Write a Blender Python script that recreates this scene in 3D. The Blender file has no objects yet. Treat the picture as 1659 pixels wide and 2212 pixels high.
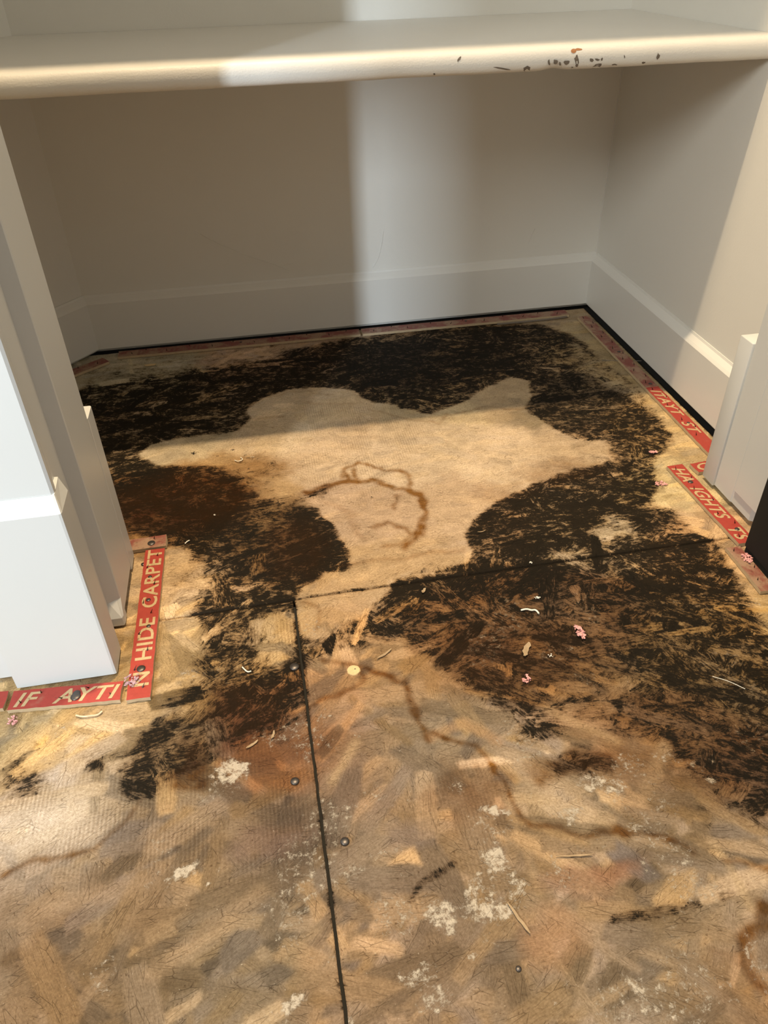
import bpy, bmesh, math, random
import numpy as np
from mathutils import Vector, Matrix

# ------------------------------------------------------------------ camera
S = 0.68                       # one plan unit (the eye height) in metres
W_PX, H_PX, F_PX = 1659, 2212, 1650.4
YAW, PITCH, ROLL = -0.162306, 0.649101, 0.028294
sc = bpy.context.scene
C = sc.collection
rng = np.random.default_rng(7)
random.seed(7)

def cam_basis():
    a, b, g = YAW, PITCH, ROLL
    Rz = np.array([[math.cos(a), -math.sin(a), 0], [math.sin(a), math.cos(a), 0], [0, 0, 1]])
    f = Rz @ np.array([0, math.cos(b), -math.sin(b)])
    r = Rz @ np.array([1, 0, 0])
    d = np.cross(f, r)
    r2 = math.cos(g) * r + math.sin(g) * d
    d2 = -math.sin(g) * r + math.cos(g) * d
    return r2, d2, f
CR, CD, CF = cam_basis()
cam_d = bpy.data.cameras.new('camera')
cam = bpy.data.objects.new('camera', cam_d)
C.objects.link(cam)
m = Matrix.Identity(4)
for i in range(3):
    m[i][0], m[i][1], m[i][2] = CR[i], -CD[i], -CF[i]
m[0][3], m[1][3], m[2][3] = 0, 0, S
cam.matrix_world = m
cam_d.sensor_fit = 'VERTICAL'
cam_d.sensor_height = 24
cam_d.lens = F_PX / H_PX * 24
cam_d.clip_start = 0.02
sc.camera = cam

def P(u, v, z=0.0):            # a measured point of the photo -> place on the floor (plan units)
    d = (u - W_PX / 2) / F_PX * CR + (v - H_PX / 2) / F_PX * CD + CF
    t = (z - 1.0) / d[2]
    return (t * d[0], t * d[1])

# ------------------------------------------------------------------ light
sc.view_settings.view_transform = 'Standard'
sc.view_settings.look = 'None'
sc.view_settings.gamma = 1
sc.view_settings.use_curve_mapping = False
sc.view_settings.exposure = 0.0
wd = bpy.data.worlds.new('world'); sc.world = wd
wd.use_nodes = True
wd.node_tree.nodes['Background'].inputs[0].default_value = (1.0, 0.95, 0.85, 1)
_t = wd.node_tree; _g = _t.nodes.new('ShaderNodeTexCoord'); _s = _t.nodes.new('ShaderNodeSeparateXYZ'); _m = _t.nodes.new('ShaderNodeMapRange')
_t.links.new(_g.outputs['Generated'], _s.inputs[0]); _t.links.new(_s.outputs[2], _m.inputs[0])
for _i, _v in ((1, 0.05), (2, 0.9), (3, 0.17), (4, 0.85)): _m.inputs[_i].default_value = _v
_t.links.new(_m.outputs[0], _t.nodes['Background'].inputs[1])      # brighter overhead, as under a white ceiling

def aim(o, loc, tgt):
    o.location = Vector(loc) * S
    o.rotation_euler = (Vector(tgt) * S - Vector(loc) * S).to_track_quat('-Z', 'Y').to_euler()
# warm recessed ceiling downlight inside the closet
ld = bpy.data.lights.new('ceiling_downlight', 'SPOT')
ld.energy = 310; ld.color = (1.0, 0.76, 0.47); ld.shadow_soft_size = 0.045
ld.spot_size = math.radians(66); ld.spot_blend = 0.75
lo = bpy.data.objects.new('ceiling_downlight', ld); C.objects.link(lo)
aim(lo, (0.02, 1.33, 3.9), (0.30, 1.22, 0))
# cool daylight from a tall narrow window far behind on the left
wl = bpy.data.lights.new('window_daylight', 'AREA')
wl.shape = 'RECTANGLE'; wl.size = 0.15 * S; wl.size_y = 2.4 * S
wl.energy = 93; wl.color = (0.80, 0.91, 1.0)
wo = bpy.data.objects.new('window_daylight', wl); C.objects.link(wo)
aim(wo, (-2.28, -3.05, 1.9), (0.0, 1.6, 0.9))
# added broad soft fill, for daylight bounced about the room on the left
w2 = bpy.data.lights.new('side_fill_daylight', 'AREA')
w2.shape = 'RECTANGLE'; w2.size = 0.7 * S; w2.size_y = 1.0 * S
w2.energy = 24; w2.color = (0.98, 0.98, 0.92)
w2o = bpy.data.objects.new('side_fill_daylight', w2); C.objects.link(w2o)
aim(w2o, (-1.60, -0.70, 2.3), (0.7, 1.6, 0.8))

# ------------------------------------------------------------------ materials
def new_mat(name):
    mt = bpy.data.materials.new(name); mt.use_nodes = True
    return mt, mt.node_tree, mt.node_tree.nodes['Principled BSDF']
def N(nt, typ, **kw):
    n = nt.nodes.new(typ)
    for k, v in kw.items():
        setattr(n, k, v)
    return n
def math_node(nt, op, a, b=None, c=None, clamp=False):
    n = N(nt, 'ShaderNodeMath', operation=op, use_clamp=clamp)
    for i, x in enumerate((a, b, c)):
        if x is None: continue
        if isinstance(x, (int, float)): n.inputs[i].default_value = x
        else: nt.links.new(x, n.inputs[i])
    return n.outputs[0]
def mixc(nt, f, a, b, mode='MIX'):
    n = N(nt, 'ShaderNodeMix', data_type='RGBA', blend_type=mode)
    for s, x in ((n.inputs[0], f), (n.inputs[6], a), (n.inputs[7], b)):
        if isinstance(x, (int, float)): s.default_value = x
        elif isinstance(x, tuple): s.default_value = (*x, 1) if len(x) == 3 else x
        else: nt.links.new(x, s)
    return n.outputs[2]
def noise(nt, vec, scale, detail=4, rough=0.55, out=0):
    n = N(nt, 'ShaderNodeTexNoise'); n.inputs['Scale'].default_value = scale
    n.inputs['Detail'].default_value = detail; n.inputs['Roughness'].default_value = rough
    if vec is not None: nt.links.new(vec, n.inputs['Vector'])
    return n.outputs[out]
def ramp(nt, f, lo, hi):
    n = N(nt, 'ShaderNodeMapRange', interpolation_type='SMOOTHSTEP')
    nt.links.new(f, n.inputs[0]); n.inputs[1].default_value = lo; n.inputs[2].default_value = hi
    return n.outputs[0]

def paint_mat(name, col, rough=0.55, bump=0.12, dirt=0.06):
    mt, nt, b = new_mat(name)
    tc = N(nt, 'ShaderNodeTexCoord').outputs['Object']
    big = noise(nt, tc, 5, 3)
    c = mixc(nt, math_node(nt, 'MULTIPLY', ramp(nt, big, 0.45, 0.75), dirt * 2), col, tuple(x * 0.86 for x in col))
    nt.links.new(c, b.inputs['Base Color'])
    b.inputs['Roughness'].default_value = rough
    bp = N(nt, 'ShaderNodeBump'); bp.inputs['Strength'].default_value = bump; bp.inputs['Distance'].default_value = 0.001
    nt.links.new(noise(nt, tc, 420, 3), bp.inputs['Height'])
    nt.links.new(bp.outputs[0], b.inputs['Normal'])
    return mt
def plain(name, col, rough=0.6, metal=0.0, var=0.25, scale=300):
    mt, nt, b = new_mat(name)
    tc = N(nt, 'ShaderNodeTexCoord').outputs['Object']
    f = noise(nt, tc, scale, 3)
    nt.links.new(mixc(nt, f, tuple(x * (1 - var) for x in col), tuple(min(1, x * (1 + var)) for x in col)), b.inputs['Base Color'])
    b.inputs['Roughness'].default_value = rough; b.inputs['Metallic'].default_value = metal
    return mt
M = {}
M['wall'] = paint_mat('wall_paint', (0.66, 0.645, 0.60), 0.6, 0.15)
M['wall_in'] = paint_mat('closet_wall_paint', (0.72, 0.71, 0.665), 0.55, 0.15)
M['trim'] = paint_mat('trim_gloss_paint', (0.72, 0.715, 0.68), 0.38, 0.06)
M['post'] = paint_mat('casing_gloss_paint', (0.60, 0.61, 0.60), 0.36, 0.05)
M['shelf'] = paint_mat('shelf_paint', (0.72, 0.70, 0.65), 0.45, 0.35)
M['black'] = plain('black_paint', (0.004, 0.0065, 0.0075), 0.75, 0, 0.2, 60)
M['dark'] = plain('dark_gap', (0.02, 0.019, 0.016), 0.9)
M['nail'] = plain('nail_steel', (0.10, 0.09, 0.085), 0.4, 0.8)
M['pin'] = plain('tack_pin_steel', (0.05, 0.035, 0.03), 0.4, 0.7)
M['chip'] = plain('scuffed_bare_wood', (0.16, 0.13, 0.10), 0.8)
M['rust'] = plain('rusty_chip', (0.38, 0.17, 0.07), 0.8)
M['pink'] = plain('pink_fluff', (0.72, 0.36, 0.34), 0.95, 0, 0.3)
M['mauve'] = plain('mauve_fluff', (0.42, 0.27, 0.29), 0.95, 0, 0.4)
M['white'] = plain('white_scrap', (0.82, 0.78, 0.70), 0.7)
M['string'] = plain('white_string', (0.85, 0.80, 0.70), 0.8)
M['sliver'] = plain('pale_wood_sliver', (0.33, 0.235, 0.135), 0.7, 0, 0.3)
M['crumb'] = plain('black_crumb', (0.02, 0.014, 0.01), 0.9)
M['plug'] = plain('filler_plug', (0.62, 0.46, 0.24), 0.7, 0, 0.2)
M['hair'] = plain('grey_fibre', (0.16, 0.14, 0.12), 0.8)
M['glue'] = plain('clear_glue_bead', (0.55, 0.42, 0.27), 0.25)

def strip_mat(name, dust, red=(0.32, 0.030, 0.017)):
    mt, nt, b = new_mat(name)
    tc = N(nt, 'ShaderNodeTexCoord').outputs['Object']
    ge = N(nt, 'ShaderNodeNewGeometry'); sx = N(nt, 'ShaderNodeSeparateXYZ')
    nt.links.new(ge.outputs['True Normal'], sx.inputs[0])
    up = ramp(nt, sx.outputs[2], 0.6, 0.9)
    n1 = noise(nt, tc, 160, 5, 0.7); n2 = noise(nt, tc, 45, 4, 0.6)
    redc = mixc(nt, n1, tuple(x * 0.75 for x in red), tuple(min(1, x * 1.3 + 0.012) for x in red))
    redc = mixc(nt, math_node(nt, 'MULTIPLY', ramp(nt, n2, 0.62 - dust * 0.3, 0.85 - dust * 0.3), min(0.85, 0.35 + dust)), redc, (0.33, 0.22, 0.14))
    redc = mixc(nt, math_node(nt, 'MULTIPLY', ramp(nt, n1, 0.62 - dust * 0.12, 0.72), 0.7), redc, (0.09, 0.035, 0.02))
    wood = mixc(nt, n1, (0.36, 0.26, 0.15), (0.55, 0.43, 0.28))
    nt.links.new(mixc(nt, up, wood, redc), b.inputs['Base Color'])
    b.inputs['Roughness'].default_value = 0.55
    return mt
M['strip'] = strip_mat('tack_strip_red', 0.05)
M['strip_old'] = strip_mat('tack_strip_dull_red', 0.75, (0.20, 0.050, 0.035))
def letter_mat(name, col, dirt):
    mt, nt, b = new_mat(name)
    tc = N(nt, 'ShaderNodeTexCoord').outputs['Object']
    c = mixc(nt, noise(nt, tc, 500, 3), tuple(x * .7 for x in col), tuple(x * 1.2 for x in col))
    c = mixc(nt, math_node(nt, 'MULTIPLY', ramp(nt, noise(nt, tc, 75, 4, .6), .62 - dirt * .3, .74 - dirt * .2), .85), c, (0.13, 0.045, 0.022))
    nt.links.new(c, b.inputs['Base Color']); b.inputs['Roughness'].default_value = .6
    return mt
M['letter'] = letter_mat('strip_lettering_cream', (0.50, 0.36, 0.19), .25)
M['letter_old'] = plain('strip_lettering_dirty', (0.24, 0.12, 0.085), 0.7, 0, 0.35, 500)

# ------------------------------------------------------------------ helpers
def tag(o, label=None, cat=None, group=None, kind=None):
    if label: o['label'] = label
    if cat: o['category'] = cat
    if group: o['group'] = group
    if kind: o['kind'] = kind
    return o
def link_mesh(name, me, mat, parent=None):
    o = bpy.data.objects.new(name, me)
    if mat is not None and not me.materials: me.materials.append(mat)
    C.objects.link(o)
    if parent is not None: o.parent = parent
    return o
def from_bm(name, bm, mat, parent=None, smooth=False, off=None):
    bmesh.ops.recalc_face_normals(bm, faces=bm.faces)
    me = bpy.data.meshes.new(name); bm.to_mesh(me); bm.free()
    if smooth:
        for p in me.polygons: p.use_smooth = True
    return link_mesh(name, me, mat, parent)
def box_bm(bm, x0, x1, y0, y1, z0, z1):
    vs = [bm.verts.new((x * S, y * S, z * S)) for z in (z0, z1) for x, y in ((x0, y0), (x1, y0), (x1, y1), (x0, y1))]
    for f in ((0, 3, 2, 1), (4, 5, 6, 7), (0, 1, 5, 4), (1, 2, 6, 5), (2, 3, 7, 6), (3, 0, 4, 7)):
        bm.faces.new([vs[i] for i in f])
def prism_bm(bm, poly, z0, z1, poly2=None, z2=None):
    rings = [[bm.verts.new((x * S, y * S, z0 * S)) for x, y in poly], [bm.verts.new((x * S, y * S, z1 * S)) for x, y in poly]]
    if poly2: rings.append([bm.verts.new((x * S, y * S, z2 * S)) for x, y in poly2])
    n = len(poly)
    for a, b in zip(rings, rings[1:]):
        for i in range(n): bm.faces.new((a[i], a[(i + 1) % n], b[(i + 1) % n], b[i]))
    bm.faces.new(rings[0][::-1]); bm.faces.new(rings[-1])
def run_bm(bm, prof, A, B, nrm):
    """extrude a (out, z) profile from plan point A to B; 'out' is measured along nrm"""
    ra = [bm.verts.new(((A[0] + nrm[0] * o) * S, (A[1] + nrm[1] * o) * S, z * S)) for o, z in prof]
    rb = [bm.verts.new(((B[0] + nrm[0] * o) * S, (B[1] + nrm[1] * o) * S, z * S)) for o, z in prof]
    n = len(prof)
    for i in range(n): bm.faces.new((ra[i], ra[(i + 1) % n], rb[(i + 1) % n], rb[i]))
    bm.faces.new(ra[::-1]); bm.faces.new(rb)
def bevel(o, w, seg=2, ang=35):
    b = o.modifiers.new('bevel', 'BEVEL'); b.width = w; b.segments = seg; b.limit_method = 'ANGLE'; b.angle_limit = math.radians(ang)
    b.harden_normals = False
    for p in o.data.polygons: p.use_smooth = True
    return o
def struct(name, bm, mat, parent=None, bev=None):
    o = from_bm(name, bm, mat, parent)
    if parent is None: o['kind'] = 'structure'
    if bev: bevel(o, bev)
    return o

# ------------------------------------------------------------------ room shell
XB, YB = 1.08, 2.28            # inside faces of the closet's right and back walls
TOP = 3.6
bm = bmesh.new(); box_bm(bm, -0.66, XB + 0.12, YB, YB + 0.12, 0, TOP); struct('wall_back', bm, M['wall_in'])
bm = bmesh.new(); box_bm(bm, XB, XB + 0.12, 1.233, YB, 0, TOP); struct('wall_right', bm, M['wall_in'])
# left wall of the closet with its angled back corner
bm = bmesh.new(); prism_bm(bm, [(-0.500, YB), (-0.66, 2.095), (-0.66, 1.205), (-0.78, 1.205), (-0.78, YB + 0.12), (-0.66, YB + 0.12), (-0.66, YB)], 0, TOP)
struct('wall_left', bm, M['wall_in'])
# wing walls either side of the opening
bm = bmesh.new(); box_bm(bm, -1.9, -0.335, 0.975, 1.205, 0, TOP); struct('wall_front_left', bm, M['wall'])
bm = bmesh.new(); box_bm(bm, 0.965, 2.2, 0.975, 1.230, 0, TOP); struct('wall_front_right', bm, M['wall'])

# baseboards inside the closet: flat board, sloped ledge on top, hovering over a shadow gap
def bb_prof(t=0.018, z0=0.012, z1=0.156, z2=0.176):
    return [(0, z0), (t - 0.001, z0), (t, z0 + 0.002), (t, z1 - 0.003), (t - 0.002, z1), (t * 0.72, z1 + 0.004), (0.0035, z2 - 0.006), (0.0015, z2), (0, z2)]
bm = bmesh.new(); run_bm(bm, bb_prof(), (-0.4945, YB), (XB, YB), (0, -1)); struct('baseboard_back', bm, M['trim'])
bm = bmesh.new(); run_bm(bm, bb_prof(), (XB, YB - 0.018), (XB, 1.277), (-1, 0)); struct('baseboard_right', bm, M['trim'])
dx, dy = -0.16, -0.185; L_ = math.hypot(dx, dy); nd = (-dy / L_, dx / L_)
bm = bmesh.new(); run_bm(bm, bb_prof(), (-0.4945, YB + 0.004), (-0.655, 2.100), nd); struct('baseboard_left', bm, M['trim'])
# caulk seams in the inner corners
bm = bmesh.new(); box_bm(bm, XB - 0.0025, XB, YB - 0.0025, YB, 0.175, 0.776); struct('trim_corner', bm, M['trim'])

# left casing and jamb: one moulded profile from floor to head
prof_l = [(-0.476, 0.975), (-0.476, 0.960), (-0.473, 0.957), (-0.324, 0.957), (-0.320, 0.960), (-0.3195, 0.967), (-0.3215, 0.976), (-0.3330, 0.984), (-0.3330, 0.988), (-0.3270, 0.993),
          (-0.3265, 1.000), (-0.3325, 1.004), (-0.3330, 1.070), (-0.3118, 1.081), (-0.3105, 1.084), (-0.3100, 1.207), (-0.3120, 1.211), (-0.345, 1.211), (-0.345, 0.975)]
bm = bmesh.new(); prism_bm(bm, prof_l, 0.02, TOP)
jl = struct('trim_left_casing', bm, M['post'])
bm = bmesh.new()
prism_bm(bm, [(-0.342, 1.058), (-0.3125, 1.058), (-0.3104, 1.064), (-0.3101, 1.084), (-0.342, 1.084)], 0.004, 0.022, [(-0.342, 1.072), (-0.332, 1.072), (-0.318, 1.079), (-0.3108, 1.083), (-0.342, 1.084)], 0.052)
from_bm('jamb_foot', bm, M['post'], jl)
# plinth block with a sloped cap, and the baseboard run beyond it
p0 = [(-0.476, 0.976), (-0.476, 0.940), (-0.318, 0.940), (-0.3145, 0.9412), (-0.3133, 0.945), (-0.3133, 1.000), (-0.3150, 1.003), (-0.338, 1.003), (-0.338, 0.976)]
p1 = [(-0.476, 0.976), (-0.476, 0.9555), (-0.3225, 0.9555), (-0.3200, 0.957), (-0.3195, 0.960), (-0.3215, 1.000), (-0.322, 1.003), (-0.338, 1.003), (-0.338, 0.976)]
bm = bmesh.new(); prism_bm(bm, p0, 0.006, 0.347, p1, 0.371); struct('trim_left_plinth', bm, M['post'])
fb = [(0, 0.012), (0.030, 0.012), (0.030, 0.345), (0.027, 0.348), (0.017, 0.366), (0.004, 0.371), (0, 0.371)]
bm = bmesh.new(); run_bm(bm, [(o * 0.4 + 0.0, z) for o, z in fb], (-1.9, 0.975), (-0.477, 0.975), (0, -1)); struct('baseboard_front_left', bm, M['post'])
# tall baseboard behind the left wing; its lit end shows past the jamb
bm = bmesh.new(); prism_bm(bm, [(-0.655, 1.206), (-0.3108, 1.2115), (-0.3100, 1.2145), (-0.3100, 1.256), (-0.3125, 1.2588), (-0.655, 1.2588)], 0.006, 0.3485)
struct('baseboard_front_inner_left', bm, M['post'])

# right casing and jamb
prof_r = [(0.972, 1.233), (0.944, 1.233), (0.9422, 1.231), (0.9422, 1.168), (0.9445, 1.166), (0.9445, 1.100), (0.958, 1.088), (0.958, 1.06), (0.950, 1.05), (0.945, 1.0), (0.952, 0.957), (1.10, 0.957), (1.10, 0.974), (0.972, 0.974)]
bm = bmesh.new(); prism_bm(bm, prof_r, 0.012, TOP); jr = struct('trim_right_casing', bm, M['post'])
bm = bmesh.new()
prism_bm(bm, [(0.9395, 1.040), (0.9395, 1.163), (0.9425, 1.165), (0.953, 1.165), (0.953, 1.040)], 0.046, TOP - 0.01)
from_bm('door_stop', bm, M['post'], jr)
bm = bmesh.new(); box_bm(bm, 0.9385, 1.0615, 1.2335, 1.2770, 0.008, 0.346)
struct('baseboard_front_inner_right', bm, M['post'], bev=0.0012)
bm = bmesh.new(); box_bm(bm, 0.955, 1.12, 0.940, 0.9565, 0.006, 0.347); struct('trim_right_plinth', bm, M['post'], bev=0.002)
bm = bmesh.new(); run_bm(bm, [(o * 0.4, z) for o, z in fb], (1.121, 0.975), (2.2, 0.975), (0, -1)); struct('baseboard_front_right', bm, M['post'])

# shelf above (its edge throws the shade on the lower shelf) and an added unseen panel that trims the daylight band
bm = bmesh.new(); box_bm(bm, -0.66, XB, 1.472, YB, 2.40, 2.44); struct('trim_upper_shelf', bm, M['shelf'])
bm = bmesh.new(); box_bm(bm, -1.222, -0.45, -1.10, -1.05, 0.01, 3.0); struct('daylight_blocker', bm, M['post'])

# ------------------------------------------------------------------ lower shelf with rounded nosing
YN = 1.600
sh = bpy.data.objects.new('closet_shelf', None); C.objects.link(sh); sh.location = (0.2 * S, YB * S, 0.78 * S)
tag(sh, 'off-white painted closet shelf with rounded chipped front edge spanning the alcove', 'shelf')
def attach(o, par):
    bpy.context.view_layer.update()
    o.parent = par
    o.matrix_parent_inverse = par.matrix_world.inverted()
    return o
x0s, x1s = -0.655, XB - 0.0005
bm = bmesh.new(); box_bm(bm, x0s, x1s, YN + 0.03, YB - 0.001, 0.780, 0.8215)
attach(from_bm('board', bm, M['shelf']), sh)
NOSE = []
r = 0.0215
for k in range(15):
    a = math.radians(-95 + 190 * k / 14)
    ca, sa = math.cos(a), math.sin(a)
    NOSE.append((YN + r - r * math.copysign(abs(ca) ** 0.75, ca), 0.800 + r * math.copysign(abs(sa) ** 0.85, sa)))
NOSE = [(YN + 0.032, 0.779)] + NOSE + [(YN + 0.032, 0.8222)]
bm = bmesh.new()
nx = 240
rows = []
for i in range(nx + 1):
    x = x0s + (x1s - x0s) * i / nx
    w = 0.0006 * math.sin(x * 23) + 0.0004 * math.sin(x * 61 + 1)
    dent = 0.0035 * math.exp(-((x - 0.62) / 0.018) ** 2)
    rows.append([bm.verts.new((x * S, (y + w * 0.5) * S, (z + (dent if z < 0.79 else 0) + w * 0.4) * S)) for y, z in NOSE])
for a, b in zip(rows, rows[1:]):
    for k in range(len(NOSE) - 1): bm.faces.new((a[k], b[k], b[k + 1], a[k + 1]))
attach(from_bm('nosing', bm, M['shelf'], smooth=True), sh)
def nose_pt(x, t, lift=0.0004):  # t runs 0 (under) .. 1 (top) round the nosing
    k = t * (len(NOSE) - 1); i = min(int(k), len(NOSE) - 2); f = k - i
    y = NOSE[i][0] * (1 - f) + NOSE[i + 1][0] * f; z = NOSE[i][1] * (1 - f) + NOSE[i + 1][1] * f
    cy, cz = YN + 0.022, 0.800
    d = math.hypot(y - cy, z - cz)
    return (x, y + (y - cy) / d * lift, z + (z - cz) / d * lift)
def nose_uv(u, v):              # photo measurement -> x and t on the nosing
    best = None
    d = (u - W_PX / 2) / F_PX * CR + (v - H_PX / 2) / F_PX * CD + CF
    for j in range(101):
        t = j / 100; _, y, z = nose_pt(0, t, 0)
        s = y / d[1]; e = abs(1 + s * d[2] - z)
        if t < 0.92 and (best is None or e < best[0]): best = (e, s * d[0], t)
    return best[1], best[2]
chips = [(1138, 148, 12, 8, .4), (1186, 135, 3, 8, .1), (1200, 134, 6, 7, .3), (1224, 135, 9, 6, 0), (1246, 129, 6, 14, .1), (1246, 141, 4, 4, 0), (1278, 130, 5, 5, .3), (1290, 129, 7, 4, -.2), (1300, 128, 3, 4, 0),
         (1290, 142, 16, 6, .3), (1327, 140, 7, 3, .1), (1349, 123, 2, 8, .1), (1390, 135, 6, 3, 0), (1421, 122, 4, 10, -.4), (992, 128, 3, 10, -.6), (1085, 148, 22, 2, -.15), (938, 160, 3, 3, 0), (1209, 138, 3, 5, 0), (1236, 146, 3, 3, 0)]
for i, (u, v, ru, rv, an) in enumerate(chips):
    bm = bmesh.new(); n = 11; ring = []
    cen = bm.verts.new(Vector(nose_pt(*nose_uv(u, v))) * S)
    for k in range(n):
        a = 2 * math.pi * k / n; q = 0.7 + 0.5 * random.random()
        du, dv = ru * q * math.cos(a), rv * q * math.sin(a)
        du, dv = du * math.cos(an) + dv * math.sin(an), -du * math.sin(an) + dv * math.cos(an)
        ring.append(bm.verts.new(Vector(nose_pt(*nose_uv(u + du * 0.8, v + dv * 0.8))) * S))
    for k in range(n): bm.faces.new((cen, ring[k], ring[(k + 1) % n]))
    o = attach(from_bm('paint_chip', bm, M['chip']), sh)
for u, v, ru, rv in ((1239, 110, 6, 5), (1250, 107, 8, 2.5)):
    bm = bmesh.new(); n = 10; cen = bm.verts.new(Vector(nose_pt(*nose_uv(u, v))) * S)
    ring = [bm.verts.new(Vector(nose_pt(*nose_uv(u + ru * math.cos(6.283 * k / n), v + rv * math.sin(6.283 * k / n)))) * S) for k in range(n)]
    for k in range(n): bm.faces.new((cen, ring[k], ring[(k + 1) % n]))
    attach(from_bm('paint_chip', bm, M['rust']), sh)['label'] = 'rusty brown chip near top of edge'

# ------------------------------------------------------------------ subfloor
ST = 0.0022
GX = np.arange(-0.66, 1.16, ST); GY = np.arange(0.12, 2.30, ST)
NXg, NYg = len(GX), len(GY)
XX, YY = np.meshgrid(GX, GY)          # rows = y

def vnoise(X, Y, seed):
    r = np.random.default_rng(seed).random((256, 256))
    xi = np.floor(X).astype(int); yi = np.floor(Y).astype(int)
    fx = X - xi; fy = Y - yi
    fx = fx * fx * (3 - 2 * fx); fy = fy * fy * (3 - 2 * fy)
    a = r[yi % 256, xi % 256]; b = r[yi % 256, (xi + 1) % 256]
    c = r[(yi + 1) % 256, xi % 256]; d = r[(yi + 1) % 256, (xi + 1) % 256]
    return (a * (1 - fx) + b * fx) * (1 - fy) + (c * (1 - fx) + d * fx) * fy
def fbm(X, Y, seed, o=4):
    s = 0; w = 0; a = 1
    for k in range(o):
        s = s + a * vnoise(X * 2 ** k + 17.3 * k, Y * 2 ** k + 5.1 * k, seed + k); w += a; a *= 0.55
    return s / w
def blur(A, rad):
    k = max(1, int(round(rad / ST)))
    for _ in range(2):
        for ax in (0, 1):
            pad = [(0, 0), (0, 0)]; pad[ax] = (k + 1, k)
            B = np.cumsum(np.pad(A, pad, mode='edge'), axis=ax)
            n = A.shape[ax]
            hi = np.take(B, np.arange(2 * k + 1, 2 * k + 1 + n), axis=ax); lo_ = np.take(B, np.arange(0, n), axis=ax)
            A = (hi - lo_) / (2 * k + 1)
    return A
WX = (fbm(XX * 28, YY * 28, 3, 3) - 0.5) * 0.036   # wobble of the stain outlines
WY = (fbm(XX * 28, YY * 28, 9, 3) - 0.5) * 0.036
def inside(pts, wob=1.0):
    p = [P(u, v) for u, v in pts]
    X = XX + WX * wob; Y = YY + WY * wob
    r_ = np.zeros(XX.shape, bool)
    x0, x1 = min(a for a, b in p) - .05, max(a for a, b in p) + .05
    y0, y1 = min(b for a, b in p) - .05, max(b for a, b in p) + .05
    i0, i1 = np.searchsorted(GX, [x0, x1]); j0, j1 = np.searchsorted(GY, [y0, y1])
    X = X[j0:j1, i0:i1]; Y = Y[j0:j1, i0:i1]; q = np.zeros(X.shape, bool)
    for (ax, ay), (bx, by) in zip(p, p[1:] + p[:1]):
        if ay == by: continue
        c = (ay > Y) != (by > Y)
        q ^= c & (X < (bx - ax) * (Y - ay) / (by - ay) + ax)
    r_[j0:j1, i0:i1] = q
    return r_.astype(float)
def stroke(pts, wpx, wob=0.6):
    """soft mask round a traced line; width in plan units scaled from photo pixels"""
    p = [P(u, v) for u, v in pts]
    D = np.full(XX.shape, 9.0)
    X = XX + WX * wob; Y = YY + WY * wob
    for (u0, v0), (ax, ay), (bx, by) in zip(pts, p, p[1:]):
        wx, wy = bx - ax, by - ay; l2 = wx * wx + wy * wy + 1e-12
        t = np.clip(((X - ax) * wx + (Y - ay) * wy) / l2, 0, 1)
        D = np.minimum(D, np.hypot(X - ax - t * wx, Y - ay - t * wy))
    a = P(*pts[len(pts) // 2]); b = P(pts[len(pts) // 2][0] + 10, pts[len(pts) // 2][1])
    w = wpx * math.hypot(a[0] - b[0], a[1] - b[1]) / 10
    return np.clip(1.5 - D / w, 0, 1)
def blob(u, v, ru, rv, wob=1.0, ang=0.0):
    cx, cy = P(u, v); rx = abs(P(u + ru, v)[0] - cx); ry = abs(P(u, v - rv)[1] - cy)
    X = XX + WX * wob - cx; Y = YY + WY * wob - cy
    c, s = math.cos(ang), math.sin(ang)
    d = np.hypot((X * c + Y * s) / rx, (-X * s + Y * c) / ry)
    return np.clip(1.6 - d, 0, 1) ** 1.0 * (d < 1.6)

# --- strand field: every strand of the board gets its own grain angle, tone and height
TH = np.zeros(XX.shape); TONE = np.zeros(XX.shape); HT = np.zeros(XX.shape); TINT = np.zeros(XX.shape)
TH[:] = 0.1
def strands(n, box, Lr, Wr, ang_fn, hmax=1.0):
    x0, x1, y0, y1 = box
    for _ in range(n):
        cx, cy = rng.uniform(x0, x1), rng.uniform(y0, y1)
        L, Wd = rng.uniform(*Lr), rng.uniform(*Wr)
        th = ang_fn(cx, cy); c, s = math.cos(th), math.sin(th)
        ex = abs(L * c) + abs(Wd * s); ey = abs(L * s) + abs(Wd * c)
        i0, i1 = np.searchsorted(GX, [cx - ex, cx + ex]); j0, j1 = np.searchsorted(GY, [cy - ey, cy + ey])
        if i1 <= i0 or j1 <= j0: continue
        X = XX[j0:j1, i0:i1] - cx; Y = YY[j0:j1, i0:i1] - cy
        a = X * c + Y * s; b = -X * s + Y * c
        jag = (WX[j0:j1, i0:i1] + rng.uniform(-.002, .002)) * 0.35
        m_ = (np.abs(a + jag + b * rng.uniform(-.5, .5)) < L) & (np.abs(b + jag * 0.5) < Wd * (1 - 0.25 * (a / L) ** 2))
        TH[j0:j1, i0:i1][m_] = th
        TONE[j0:j1, i0:i1][m_] = rng.normal(0, 1)
        TINT[j0:j1, i0:i1][m_] = rng.normal(0, 1)
        HT[j0:j1, i0:i1][m_] = rng.uniform(0, hmax)
strands(2600, (-.7, 1.2, 1.0, 2.32), (.020, .075), (.005, .018), lambda x, y: rng.normal(0.02, 0.30) if rng.random() < .8 else rng.uniform(-1.5, 1.5))
strands(2300, (-.7, 1.2, .1, 1.10), (.022, .080), (.006, .020), lambda x, y: rng.normal(0.35, 0.45) if rng.random() < .55 else rng.uniform(-1.57, 1.57))
strands(260, (.3, 1.0, .35, .95), (.030, .080), (.006, .016), lambda x, y: rng.normal(-0.55, 0.3))

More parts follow.
